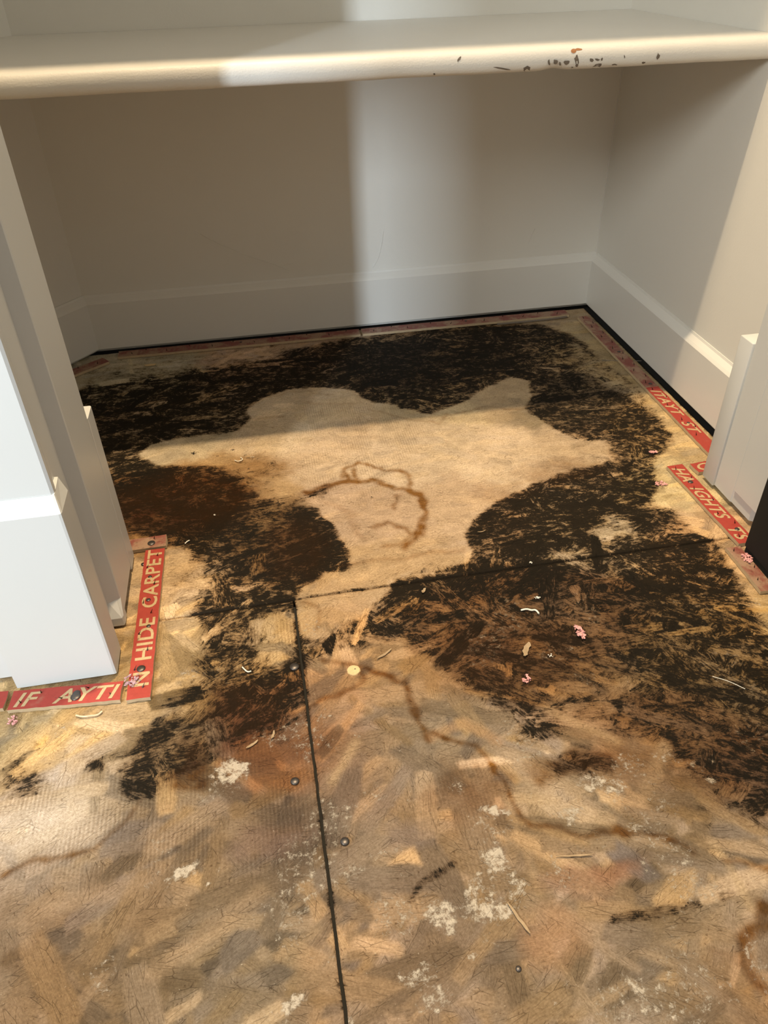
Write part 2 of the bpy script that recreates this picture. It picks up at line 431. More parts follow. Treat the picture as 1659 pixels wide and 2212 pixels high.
# --- black mould (density 0..1), soft cast shadow beside the clean centre laid in too
MOULD_SHADE = np.full(XX.shape, 0.02)
def lay(A, mask, val, soft):
    mk = blur(mask, soft) if soft > 0 else mask
    return A * (1 - mk) + val * mk
OUT = [(150, 850), (215, 812), (300, 800), (400, 792), (520, 770), (640, 752), (740, 735), (850, 715), (980, 700), (1060, 692), (1180, 700), (1240, 722), (1290, 770), (1350, 815), (1385, 850),
       (1380, 885), (1440, 920), (1455, 960), (1400, 1005), (1420, 1040), (1410, 1085), (1470, 1105), (1500, 1150), (1570, 1180), (1590, 1250), (1615, 1290), (1640, 1340), (1680, 1380),
       (1700, 1790), (1600, 1740), (1500, 1680), (1400, 1600), (1250, 1545), (1130, 1565), (1080, 1530), (980, 1480), (930, 1420), (850, 1390), (700, 1412), (650, 1430), (640, 1550),
       (560, 1600), (480, 1640), (420, 1650), (350, 1722), (280, 1712), (262, 1650), (300, 1590), (360, 1560), (390, 1500), (440, 1450), (450, 1400), (430, 1330), (400, 1290), (440, 1235),
       (400, 1195), (330, 1165), (260, 1150), (235, 1050), (205, 960)]
MOULD_SHADE = lay(MOULD_SHADE, inside(OUT), 0.74, .010)
# lighter / denser parts of it
for pts, val, soft in [
    ([(170, 790), (420, 760), (620, 735), (640, 762), (420, 800), (190, 840)], .25, .02),
    ([(180, 850), (260, 830), (420, 850), (560, 800), (700, 790), (690, 835), (560, 870), (420, 905), (330, 955), (230, 1000)], .84, .02),
    ([(620, 765), (800, 740), (1000, 720), (1200, 730), (1300, 800), (1370, 860), (1300, 890), (1150, 860), (1100, 805), (920, 885), (800, 850), (640, 830)], .80, .02),
    ([(1020, 700), (1120, 705), (1100, 760), (1000, 770)], .93, .01),
    ([(1150, 840), (1380, 850), (1440, 930), (1370, 1000), (1310, 960), (1200, 905)], .74, .02),
    ([(1140, 740), (1260, 745), (1330, 830), (1290, 870), (1160, 810)], .66, .02),
    ([(235, 1010), (420, 1015), (540, 1060), (560, 1140), (420, 1165), (260, 1120)], .84, .02),
    ([(560, 1090), (700, 1105), (745, 1170), (750, 1225), (690, 1245), (600, 1180)], .86, .012),
    ([(440, 1200), (560, 1180), (640, 1230), (660, 1290), (560, 1340), (470, 1300)], .76, .015),
    ([(540, 1080), (620, 1085), (640, 1150), (560, 1150)], .55, .012),
    ([(1020, 1090), (1130, 1050), (1300, 1060), (1400, 1060), (1390, 1130), (1280, 1190), (1120, 1210), (1020, 1170)], .90, .014),  # soft-edged dark right of centre, cast shadow laid in as mould
    ([(1290, 1000), (1420, 1000), (1420, 1060), (1250, 1060)], .78, .02),
    ([(800, 1262), (960, 1225), (1200, 1190), (1260, 1240), (1120, 1300), (900, 1310), (820, 1330)], .86, .014),
    ([(1330, 1190), (1500, 1165), (1570, 1220), (1590, 1290), (1400, 1310), (1330, 1260)], .92, .02),
    ([(880, 1320), (1100, 1290), (1340, 1300), (1350, 1480), (1120, 1500), (960, 1420)], .66, .02),
    ([(1120, 1440), (1380, 1430), (1400, 1600), (1240, 1560), (1120, 1520)], .42, .03),
    ([(1380, 1310), (1620, 1320), (1660, 1480), (1420, 1500)], .78, .02),
    ([(1400, 1500), (1700, 1480), (1700, 1780), (1560, 1700), (1420, 1590)], .60, .03),
    ([(1560, 1580), (1700, 1560), (1700, 1760), (1610, 1720)], .80, .02),
    ([(440, 1340), (560, 1330), (620, 1430), (620, 1560), (470, 1560), (430, 1450)], .74, .015),
    ([(500, 1450), (640, 1440), (640, 1540), (480, 1590)], .84, .015),
    ([(330, 1560), (400, 1480), (470, 1430), (460, 1560), (400, 1620)], .50, .02),
    ([(270, 1640), (380, 1590), (395, 1660), (330, 1720), (280, 1712)], .78, .010),
    ([(560, 1330), (650, 1312), (655, 1395), (600, 1440), (566, 1420)], .22, .010),
    ([(650, 1330), (740, 1330), (800, 1370), (690, 1412), (655, 1400)], .62, .010),
    ([(740, 1320), (780, 1290), (830, 1290), (800, 1340)], .55, .008)]:
    MOULD_SHADE = lay(MOULD_SHADE, inside(pts), val, soft)
CEN = [(300, 980), (325, 957), (420, 940), (520, 928), (545, 905), (528, 890), (560, 862), (620, 843), (700, 836), (760, 842), (800, 866), (870, 882), (930, 897), (1000, 868), (1060, 832),
       (1110, 815), (1142, 822), (1146, 850), (1130, 880), (1165, 905), (1200, 930), (1240, 948), (1310, 950), (1300, 1000), (1230, 1015), (1150, 1045), (1070, 1085), (1010, 1130), (1003, 1160),
       (1022, 1188), (1008, 1212), (950, 1228), (860, 1250), (830, 1285), (790, 1318), (740, 1350), (690, 1385), (650, 1372), (636, 1300), (660, 1262), (700, 1240), (760, 1230), (752, 1180), (720, 1130),
       (690, 1098), (620, 1088), (560, 1072), (540, 1030), (480, 1005), (420, 1008), (340, 1003)]
MOULD_SHADE = lay(MOULD_SHADE, inside(CEN, 0.45), 0.06, .004)
for pts, val, soft in [
    ([(1280, 1140), (1320, 1108), (1368, 1120), (1362, 1160), (1290, 1172)], .26, .010),
    ([(1170, 1195), (1240, 1180), (1290, 1200), (1200, 1225)], .42, .008),
    ([(830, 1225), (960, 1210), (980, 1225), (850, 1258)], .20, .010),
    ([(1240, 960), (1320, 958), (1310, 1005), (1220, 1010)], .22, .012),
    ([(500, 1000), (600, 990), (640, 1030), (560, 1075)], .26, .018),
    ([(560, 1078), (660, 1066), (720, 1048), (700, 1075), (600, 1100)], .50, .008),
    ([(0, 1640), (105, 1655), (100, 1705), (20, 1740), (0, 1745)], .62, .012),
    ([(0, 1590), (260, 1600), (250, 1680), (120, 1640), (0, 1640)], .30, .02),
    ([(185, 1640), (215, 1640), (215, 1665), (185, 1665)], .85, .005),
    ([(1230, 735), (1290, 770), (1400, 860), (1385, 880), (1260, 800)], .35, .012),
    ([(1110, 1505), (1215, 1525), (1215, 1600), (1115, 1600)], .80, .010),
    ([(1170, 1640), (1250, 1625), (1335, 1645), (1310, 1680), (1180, 1670)], .72, .010),
    ([(1540, 1720), (1680, 1660), (1700, 1800), (1600, 1760)], .60, .02),
    ([(1400, 1700), (1560, 1720), (1650, 1790), (1500, 1770)], .34, .03),
    ([(360, 1230), (480, 1215), (440, 1300), (365, 1330)], .34, .015),
    ([(600, 1432), (640, 1430), (652, 1452), (605, 1456)], .9, .004)]:
    MOULD_SHADE = lay(MOULD_SHADE, inside(pts), val, soft)
for pts, w in [([(888, 1945), (905, 1915), (940, 1890), (978, 1865)], 10), ([(1330, 1985), (1420, 1970), (1500, 1950)], 14), ([(1555, 1935), (1580, 1925)], 10)]:
    MOULD_SHADE = np.maximum(MOULD_SHADE, 0.44 * stroke(pts, w, .2))
PALE = []
for pts, w, c in [([(716, 1690), (742, 1650), (768, 1604)], 9, (.42, .30, .17)), ([(1392, 1720), (1415, 1670), (1434, 1610)], 14, (.33, .23, .13)), ([(1100, 1640), (1180, 1690), (1260, 1752)], 26, (.42, .32, .22)), 
                  ([(330, 2100), (460, 2010), (560, 1930)], 22, (.27, .19, .115)), ([(100, 1960), (240, 1925), (330, 1895)], 20, (.28, .20, .13)), ([(1090, 1720), (1130, 1830), (1165, 1940)], 5, (.40, .29, .17)), ([(930, 1590), (1000, 1560), (1075, 1600)], 12, (.36, .22, .11)),
                   ([(600, 2060), (680, 2010)], 12, (.30, .21, .12)), ([(1330, 1600), (1240, 1560), (1180, 1530)], 10, (.34, .23, .12)), ([(1545, 1820), (1590, 1900), (1622, 1965)], 8, (.38, .28, .16))]:
    mk = blur(stroke(pts, w, .25), .0022); PALE.append((mk, c)); MOULD_SHADE *= (1 - 0.45 * mk)
MOULD_SHADE = np.clip(MOULD_SHADE + (fbm(XX * 40, YY * 52, 21, 3) - 0.5) * 0.34 * np.clip(MOULD_SHADE * 4, 0, 1), 0, 1)
MOULD_SHADE *= 1 - .10 * np.clip((1.075 - YY) * 40, 0, 1) - .04 * np.clip((YY - 1.075) * 40, 0, 1)

# --- ground colour of the boards, dimmer front light worked in, spread from sampled places
CP = [    (700,880,0.045,0.546,0.428,0.290),
    (920,955,0.045,0.518,0.430,0.329),
    (800,1105,0.045,0.407,0.312,0.235),
    (400,1275,0.045,0.503,0.381,0.248),
    (1515,1150,0.045,0.481,0.346,0.222),
    (800,1655,0.045,0.230,0.163,0.117),
    (170,1735,0.045,0.361,0.313,0.260),
    (320,1995,0.045,0.154,0.114,0.073),
    (1120,2055,0.045,0.213,0.161,0.108),
    (1200,1705,0.045,0.288,0.234,0.165),
    (580,1815,0.045,0.119,0.088,0.065),
    (880,1465,0.045,0.286,0.195,0.114),
    (1460,2015,0.045,0.177,0.135,0.083),
    (220,1575,0.045,0.357,0.264,0.154),
    (1020,1715,0.045,0.220,0.146,0.094),
    (850,1220,0.045,0.407,0.304,0.197),
    (700,1350,0.045,0.378,0.273,0.172),
    (600,1370,0.045,0.330,0.255,0.153),
    (400,1400,0.045,0.311,0.228,0.126),
    (300,1650,0.045,0.221,0.168,0.104),
    (50,1600,0.045,0.435,0.321,0.176),
    (60,1830,0.045,0.278,0.228,0.189),
    (60,2000,0.045,0.165,0.113,0.073),
    (60,2150,0.045,0.177,0.122,0.073),
    (500,2000,0.045,0.181,0.146,0.107),
    (480,1900,0.045,0.202,0.150,0.100),
    (650,1600,0.045,0.179,0.086,0.040),
    (700,1500,0.045,0.316,0.199,0.116),
    (900,1600,0.045,0.225,0.196,0.162),
    (1000,1620,0.045,0.278,0.223,0.166),
    (1150,1640,0.045,0.330,0.264,0.200),
    (900,1850,0.045,0.218,0.161,0.107),
    (1000,2100,0.045,0.211,0.157,0.118),
    (1300,1950,0.045,0.241,0.185,0.145),
    (1400,2150,0.045,0.239,0.195,0.155),
    (1600,2100,0.045,0.233,0.150,0.084),
    (1600,1950,0.045,0.239,0.193,0.151),
    (1500,1800,0.045,0.205,0.156,0.107),
    (1300,1600,0.045,0.187,0.107,0.049),
    (1500,1600,0.045,0.174,0.107,0.054),
    (1200,1450,0.045,0.223,0.141,0.068),
    (1000,1350,0.045,0.189,0.110,0.052),
    (1300,1350,0.045,0.166,0.103,0.056),
    (1450,1400,0.045,0.253,0.185,0.093),
    (1600,1450,0.045,0.267,0.206,0.118),
    (1640,1340,0.045,0.385,0.280,0.146),
    (1560,1215,0.045,0.446,0.319,0.192),
    (1440,1050,0.045,0.461,0.388,0.244),
    (1450,940,0.045,0.477,0.373,0.224),
    (1350,760,0.05,.36,.29,.18),
    (600,765,0.045,0.464,0.360,0.282),
    (270,800,0.045,0.439,0.423,0.350),
    (900,800,0.045,0.193,0.147,0.092),
    (1200,870,0.045,0.211,0.176,0.127),
    (1100,840,0.045,0.386,0.307,0.212),
    (620,870,0.045,.58,.50,.40),
    (400,930,0.045,0.503,0.441,0.339),
    (500,1040,0.045,0.363,0.256,0.143),
    (1250,985,0.045,0.426,0.341,0.250),
    (1100,1000,0.045,0.502,0.415,0.324),
    (1300,1140,0.045,0.412,0.350,0.260),
    (850,2000,0.045,0.250,0.182,0.128),
    (1150,1850,0.045,0.233,0.167,0.104),
    (1630,1650,0.045,0.132,0.070,0.032),
    (360,1100,0.045,0.207,0.126,0.056),
    (600,1180,0.045,0.175,0.111,0.049),
    (700,960,0.045,0.492,0.395,0.296),
    (600,940,0.045,.55,.46,.35),
    (850,1000,0.045,0.524,0.436,0.345),
    (1000,1100,0.045,0.439,0.341,0.251),
    (930,870,0.045,0.467,0.390,0.270),
    (250,1880,0.045,0.211,0.157,0.108),
]
cpx = np.array([[*P(a, b), s] for a, b, s, *_ in CP]); cpc = np.array([c[3:6] for c in CP])
num = np.zeros(XX.shape + (3,)); den = np.zeros(XX.shape)
Xw, Yw = XX + WX * 1.5, YY + WY * 1.5
for (cx, cy, s), col in zip(cpx, cpc):
    w = np.exp(-((Xw - cx) ** 2 + (Yw - cy) ** 2) / (2 * s * s)) + 1e-7 / (0.02 + (Xw - cx) ** 2 + (Yw - cy) ** 2)
    num += w[..., None] * col; den += w
COL = num / den[..., None]
flk = 0.55 + 0.45 * np.clip((1.25 - YY) / 0.3, 0, 1)            # strands read stronger on the worn front sheets
smooth_c = blur(inside(CEN, .45), .01)
flk = flk * (1 - 0.62 * smooth_c)
COL *= np.exp((TONE + blur(TONE, .0022)) * 0.5 * 0.27 * flk)[..., None]
TB = blur(TINT, .0022); COL[..., 0] *= np.exp(TB * 0.035 * flk); COL[..., 2] *= np.exp(-TB * 0.10 * flk)
mott = fbm(XX * 9, YY * 9, 40, 4) - 0.5 + 0.8 * (fbm(XX * 42, YY * 60, 44, 4) - 0.5)
COL *= (1 + 0.42 * mott)[..., None]
COL *= np.array([.985, .93, .825])
hz_ = np.clip((fbm(XX * 14, YY * 14, 47, 4) - 0.52) * 5, 0, 1) * np.clip((1.12 - YY) / .1, 0, 1) * 0.14
COL *= (1 - .09 * np.clip((1.0 - YY) * 8, 0, 1))[..., None]  # front boards darkened further, dimmer light put into the colour
COL = COL * (1 - hz_[..., None]) + np.array([.36, .30, .235]) * hz_[..., None]

for mk, c in PALE: COL = COL * (1 - .5 * mk[..., None]) + np.array(c) * .5 * mk[..., None]
for mk, c in [(blob(585, 1818, 80, 30, .9), (.155, .10, .075)), (blob(1250, 1905, 80, 26, .9), (.26, .15, .09)), (blob(880, 1800, 44, 26, 1), (.17, .13, .11)), (blob(80, 1790, 110, 50, 1), (.48, .41, .33)), (blob(1190, 2030, 60, 50, 1), (.33, .19, .10)), (blob(330, 1960, 60, 60, 1), (.20, .13, .07)), (blob(1330, 1880, 50, 20, 1), (.27, .14, .08))]:
    COL = COL * (1 - .6 * np.clip(mk, 0, 1)[..., None]) + np.array(c) * .6 * np.clip(mk, 0, 1)[..., None]

# --- brown water stains, rings and tide lines
BR = np.zeros(XX.shape)
for pts, w, a in [
    ([(660, 1066), (720, 1048), (760, 1040), (800, 1038), (840, 1048), (880, 1058), (905, 1070), (918, 1100), (912, 1135), (895, 1165), (868, 1182)], 8, .85),
    ([(738, 1032), (742, 1014), (775, 1000), (805, 1003), (840, 1013), (875, 1022), (884, 1040), (880, 1052)], 5, .7),
    ([(745, 1020), (752, 1036)], 5, .8), ([(762, 1016), (768, 1034)], 5, .7),
    ([(862, 1072), (858, 1098)], 5, .5), ([(812, 1140), (835, 1128), (868, 1140), (882, 1155), (868, 1175), (830, 1176)], 6, .55), ([(925, 1120), (912, 1160)], 3, .6),
    ([(740, 1222), (830, 1205), (950, 1190), (1000, 1185)], 5, .35), ([(700, 1085), (760, 1110), (780, 1160)], 8, .2),
    ([(690, 1420), (740, 1435), (770, 1440), (785, 1470), (760, 1490), (700, 1500), (660, 1530)], 6, .7),
    ([(775, 1440), (830, 1455), (865, 1470), (880, 1510), (900, 1550), (925, 1590)], 7, .8),
    ([(930, 1575), (980, 1595), (1040, 1612), (1060, 1640), (1062, 1668), (1090, 1700), (1112, 1730), (1128, 1765), (1150, 1785), (1200, 1795), (1240, 1800), (1310, 1790), (1370, 1800), (1440, 1820), (1500, 1835)], 5.5, .95),
    ([(1560, 1855), (1600, 1860), (1659, 1872)], 9, .8),
    ([(0, 1890), (60, 1868), (130, 1848), (200, 1826), (225, 1800), (270, 1772), (300, 1735)], 5, .8),
    ([(660, 1300), (690, 1318), (680, 1360)], 6, .5), ([(1100, 1740), (1130, 1850), (1160, 1950)], 3, .3),
    ([(1654, 1960), (1625, 2020), (1620, 2080), (1659, 2130)], 14, .85), ([(1545, 2050), (1600, 2060)], 10, .3),
    ([(540, 880), (570, 858), (640, 846), (720, 852)], 3, .25), ([(640, 868), (700, 872), (760, 872)], 3, .22),
    ([(800, 885), (870, 905), (950, 915), (965, 895), (1050, 880), (1130, 882)], 3, .35), ([(560, 905), (610, 900)], 5, .3)]:
    BR = np.maximum(BR, a * stroke(pts, w, .8))
BR = blur(BR, .0022)
for a in [(415, 1675, 34, 32, .8), (420, 1640, 22, 30, .6), (480, 1590, 80, 30, .35), (620, 1620, 90, 26, .25), (1020, 1700, 75, 48, .42), (1010, 1640, 30, 22, .2), (400, 1080, 130, 50, .75), (640, 1180, 60, 50, .5),
          (560, 1010, 70, 24, .35), (1090, 1420, 150, 70, .45), (1240, 1650, 90, 24, .6), (1330, 1870, 60, 16, .25), (740, 1330, 60, 24, .15), (1400, 1700, 120, 60, .25), (520, 1530, 80, 50, .45), (1200, 1020, 70, 22, .35), (1100, 1060, 60, 18, .25), (860, 1560, 50, 40, .10)]:
    BR = np.maximum(BR, a[4] * np.clip(blob(*a[:4]) * 1.4, 0, 1))
BR = np.clip(BR * (0.55 + 0.9 * fbm(XX * 60, YY * 60, 60, 3)), 0, 1)

# --- dried plaster / paint splashes
WH = np.zeros(XX.shape)
for a in [(498, 1668, 34, 26, .9), (1058, 1856, 34, 28, .85), (1102, 1905, 26, 46, .7), (1065, 1975, 52, 38, .85), (1038, 1920, 24, 50, .7), (400, 1880, 16, 26, .95, -.5), (372, 1902, 20, 10, .7), (442, 1895, 7, 8, .8), (466, 1862, 5, 10, .7, -.4),
          (643, 2172, 22, 20, .95), (772, 2190, 18, 20, .8), (1225, 1768, 30, 20, .7), (1300, 1702, 50, 22, .75), (945, 1960, 44, 30, .85), (985, 1968, 20, 34, .85), (905, 2090, 46, 32, .68), (935, 2150, 38, 42, .6), (1076, 1752, 26, 8, .9), (1045, 1755, 8, 8, .6),
          (830, 1830, 40, 14, .5), (760, 1875, 34, 20, .6), (985, 1705, 24, 24, .5), (1378, 1790, 26, 18, .6), (1545, 1695, 16, 10, .9), (1370, 2110, 36, 30, .75), (1400, 2150, 30, 22, .55), (870, 1900, 20, 12, .5), (215, 2120, 26, 40, .45), (235, 2080, 24, 20, .45),
          (400, 2040, 40, 40, .35), (590, 2160, 18, 8, .4), (1210, 2130, 34, 24, .35), (1395, 1560, 20, 10, .3), (880, 1630, 40, 30, .32), (930, 1600, 40, 30, .28), (660, 1650, 12, 8, .5), (1015, 2060, 12, 14, .7), (1540, 1640, 8, 14, .8), (448, 1989, 7, 6, .7), (700, 2060, 20, 30, .35), (1650, 2070, 20, 40, .6), (1390, 2200, 30, 14, .5), (1535, 2180, 26, 20, .35),
          (620, 1135, 40, 26, .22), (1330, 1140, 30, 20, .35), (1000, 1450, 30, 26, .3), (700, 860, 30, 12, .1), (1070, 2040, 30, 20, .35)]:
    WH = np.maximum(WH, a[4] * blob(*a[:4], wob=1.2, ang=(a[5] if len(a) > 5 else 0)))
WH = np.maximum(WH, np.clip(1.13 - YY, 0, .1) * 10 * 0.50 * np.clip((fbm(XX * 13, YY * 13, 88, 3) - 0.50) * 5, 0, 1))
WH = np.clip(WH, 0, 1)
RIB = blur(np.clip(inside([(540, 1310), (650, 1300), (680, 1500), (700, 1900), (0, 1900), (0, 1700), (400, 1640), (460, 1450)], .5) + .8 * inside([(640, 870), (900, 880), (920, 960), (780, 1100), (700, 1100), (650, 1000)], .5)
               + inside([(690, 1360), (760, 1350), (770, 1400), (690, 1405)], .5) + .6 * inside([(900, 1640), (1120, 1640), (1120, 2000), (860, 2000)], .5), 0, 1), .02)

def samp(A, X, Y):
    i = np.clip((X - GX[0]) / ST, 0, NXg - 1.001); j = np.clip((Y - GY[0]) / ST, 0, NYg - 1.001)
    # beyond the detailed area mirror back into it
    px, py = (GX[-1] - GX[0]) / ST, (GY[-1] - GY[0]) / ST
    i = (X - GX[0]) / ST; i = np.abs(i); i = np.where(i > px - 1, 2 * (px - 1) - i, i); i = np.clip(i, 0, NXg - 1.001)
    j = (Y - GY[0]) / ST; j = np.abs(j); j = np.where(j > py - 1, 2 * (py - 1) - j, j); j = np.clip(j, 0, NYg - 1.001)
    i0 = i.astype(int); j0 = j.astype(int); fi = i - i0; fj = j - j0
    if A.ndim == 3: fi = fi[..., None]; fj = fj[..., None]
    return (A[j0, i0] * (1 - fi) + A[j0, i0 + 1] * fi) * (1 - fj) + (A[j0 + 1, i0] * (1 - fi) + A[j0 + 1, i0 + 1] * fi) * fj

def floor_mat():
    mt, nt, b = new_mat('stained_strand_board')
    L = nt.links.new
    at = N(nt, 'ShaderNodeAttribute', attribute_name='ground').outputs['Color']
    da = N(nt, 'ShaderNodeAttribute', attribute_name='stain'); d2 = N(nt, 'ShaderNodeAttribute', attribute_name='grain')  # stain: mould with cast shadow laid in, brown, white
    sa = N(nt, 'ShaderNodeSeparateColor'); L(da.outputs['Color'], sa.inputs[0])
    sb = N(nt, 'ShaderNodeSeparateColor'); L(d2.outputs['Color'], sb.inputs[0])
    mould, brown, white = sa.outputs[0], sa.outputs[1], sa.outputs[2]
    theta, ribs, tone = sb.outputs[0], sb.outputs[1], sb.outputs[2]
    tc = N(nt, 'ShaderNodeTexCoord').outputs['Object']
    rot = N(nt, 'ShaderNodeVectorRotate', rotation_type='Z_AXIS'); L(tc, rot.inputs['Vector'])
    L(math_node(nt, 'MULTIPLY', theta, -1.0), rot.inputs['Angle'])
    def stretched(sx, sy):
        mp = N(nt, 'ShaderNodeMapping'); mp.inputs['Scale'].default_value = (sx, sy, 1); L(rot.outputs[0], mp.inputs[0]); return mp.outputs[0]
    fine = noise(nt, stretched(90, 760), 1.0, 5, 0.70)        # wood fibre
    mid = noise(nt, stretched(62, 190), 1.0, 6, 0.74)         # fibre-led mould edges
    speck = noise(nt, tc, 230, 4, 0.7)
    # ground with fibre
    g = mixc(nt, 1.0, at, mixc(nt, fine, (0.45, 0.41, 0.34), (1.58, 1.60, 1.66)), 'MULTIPLY')
    wv = N(nt, 'ShaderNodeTexWave', wave_type='BANDS', bands_direction='X'); wv.inputs['Scale'].default_value = 78; wv.inputs['Distortion'].default_value = 1.2; wv.inputs['Detail'].default_value = 2
    L(tc, wv.inputs[0])
    rib = math_node(nt, 'MULTIPLY', math_node(nt, 'MULTIPLY', ribs, ramp(nt, noise(nt, tc, 16, 2), .35, .6)), wv.outputs['Fac'])
    g = mixc(nt, math_node(nt, 'MULTIPLY', rib, 0.42), g, mixc(nt, 1.0, g, (0.45, 0.38, 0.30), 'MULTIPLY'))
    sp2 = noise(nt, tc, 420, 5, 0.8)
    g = mixc(nt, 1.0, g, mixc(nt, ramp(nt, sp2, .30, .72), (0.76, 0.73, 0.68), (1.22, 1.24, 1.27)), 'MULTIPLY')
    # dark pin specks and fine cracks
    crk = N(nt, 'ShaderNodeTexVoronoi', feature='DISTANCE_TO_EDGE'); crk.inputs['Scale'].default_value = 1.0; L(stretched(34, 150), crk.inputs['Vector'])
    crf = math_node(nt, 'SUBTRACT', 1.0, ramp(nt, crk.outputs['Distance'], 0.0, 0.022))
    crf = math_node(nt, 'MULTIPLY', crf, ramp(nt, noise(nt, tc, 40, 3), .44, .60))
    g = mixc(nt, math_node(nt, 'MULTIPLY', crf, 0.42), g, mixc(nt, 1.0, g, (0.30, 0.22, 0.15), 'MULTIPLY'))
    g = mixc(nt, math_node(nt, 'MULTIPLY', ramp(nt, speck, 0.62, 0.69), 0.65), g, mixc(nt, 1.0, g, (0.35, 0.25, 0.16), 'MULTIPLY'))
    g = mixc(nt, math_node(nt, 'MULTIPLY', ramp(nt, noise(nt, tc, 300, 3, .6), 0.68, 0.76), 0.30), g, (0.72, 0.62, 0.48))
    # brown stain
    bm_ = math_node(nt, 'MULTIPLY', brown, math_node(nt, 'ADD', 0.65, math_node(nt, 'MULTIPLY', mid, 1.0)), clamp=True)
    g = mixc(nt, bm_, g, mixc(nt, 1.0, g, (0.40, 0.235, 0.06), 'MULTIPLY'))
    # plaster
    wn = math_node(nt, 'ADD', white, math_node(nt, 'MULTIPLY', math_node(nt, 'SUBTRACT', noise(nt, tc, 150, 6, .78), 0.5), 2.6))
    wf = math_node(nt, 'MULTIPLY', ramp(nt, wn, 0.50, 0.95), ramp(nt, white, 0.0, 0.2))
    g = mixc(nt, math_node(nt, 'MULTIPLY', wf, 0.85), g, mixc(nt, fine, (0.34, 0.28, 0.21), (0.66, 0.60, 0.50)))
    # mould: thresholded against fibre noise; a thin brown fringe then near black
    mn = math_node(nt, 'ADD', math_node(nt, 'MULTIPLY', mid, 0.42), math_node(nt, 'ADD', math_node(nt, 'MULTIPLY', fine, 0.18), math_node(nt, 'MULTIPLY', noise(nt, tc, 88, 7, .80), 0.40)))
    mn = math_node(nt, 'ADD', mn, math_node(nt, 'MULTIPLY', math_node(nt, 'SUBTRACT', tone, 0.5), 0.12))
    th = math_node(nt, 'SUBTRACT', mould, math_node(nt, 'ADD', 0.5, math_node(nt, 'MULTIPLY', math_node(nt, 'SUBTRACT', mn, 0.5), 4.2)))
    hal = ramp(nt, mould, 0.12, 0.85)
    g = mixc(nt, math_node(nt, 'MULTIPLY', hal, 0.62), g, mixc(nt, 1.0, g, (0.44, 0.33, 0.20), 'MULTIPLY'))
    fr = ramp(nt, th, -0.34, 0.10); fr = math_node(nt, 'MULTIPLY', fr, ramp(nt, mould, 0.06, 0.30))
    bl = ramp(nt, th, -0.06, 0.26); bl = math_node(nt, 'MULTIPLY', bl, ramp(nt, mould, 0.04, 0.16))
    g = mixc(nt, math_node(nt, 'MULTIPLY', fr, 0.60), g, mixc(nt, 1.0, g, (0.34, 0.25, 0.14), 'MULTIPLY'))
    blk = mixc(nt, brown, mixc(nt, speck, (0.003, 0.0028, 0.002), (0.015, 0.012, 0.008)), (0.022, 0.010, 0.003))
    g = mixc(nt, math_node(nt, 'MULTIPLY', bl, 0.96), g, blk)
    L(g, b.inputs['Base Color'])
    L(math_node(nt, 'ADD', 0.58, math_node(nt, 'MULTIPLY', speck, 0.28)), b.inputs['Roughness'])
    L(math_node(nt, 'SUBTRACT', 0.26, math_node(nt, 'MULTIPLY', bl, 0.18)), b.inputs['Specular IOR Level'])
    bp = N(nt, 'ShaderNodeBump'); bp.inputs['Strength'].default_value = 0.7; bp.inputs['Distance'].default_value = 0.0013
    h = math_node(nt, 'ADD', math_node(nt, 'MULTIPLY', fine, 0.7), math_node(nt, 'ADD', math_node(nt, 'MULTIPLY', mid, 0.8), math_node(nt, 'MULTIPLY', rib, 0.4)))
    h = math_node(nt, 'ADD', h, math_node(nt, 'SUBTRACT', math_node(nt, 'MULTIPLY', wf, 0.5), math_node(nt, 'MULTIPLY', crf, 0.8)))
    L(h, bp.inputs['Height']); L(bp.outputs[0], b.inputs['Normal'])
    return mt
M['floor'] = floor_mat()

bm = bmesh.new(); box_bm(bm, -1.9, 2.2, -1.2, YB + .12, -0.06, -0.022)
flo = struct('floor', bm, M['dark'])

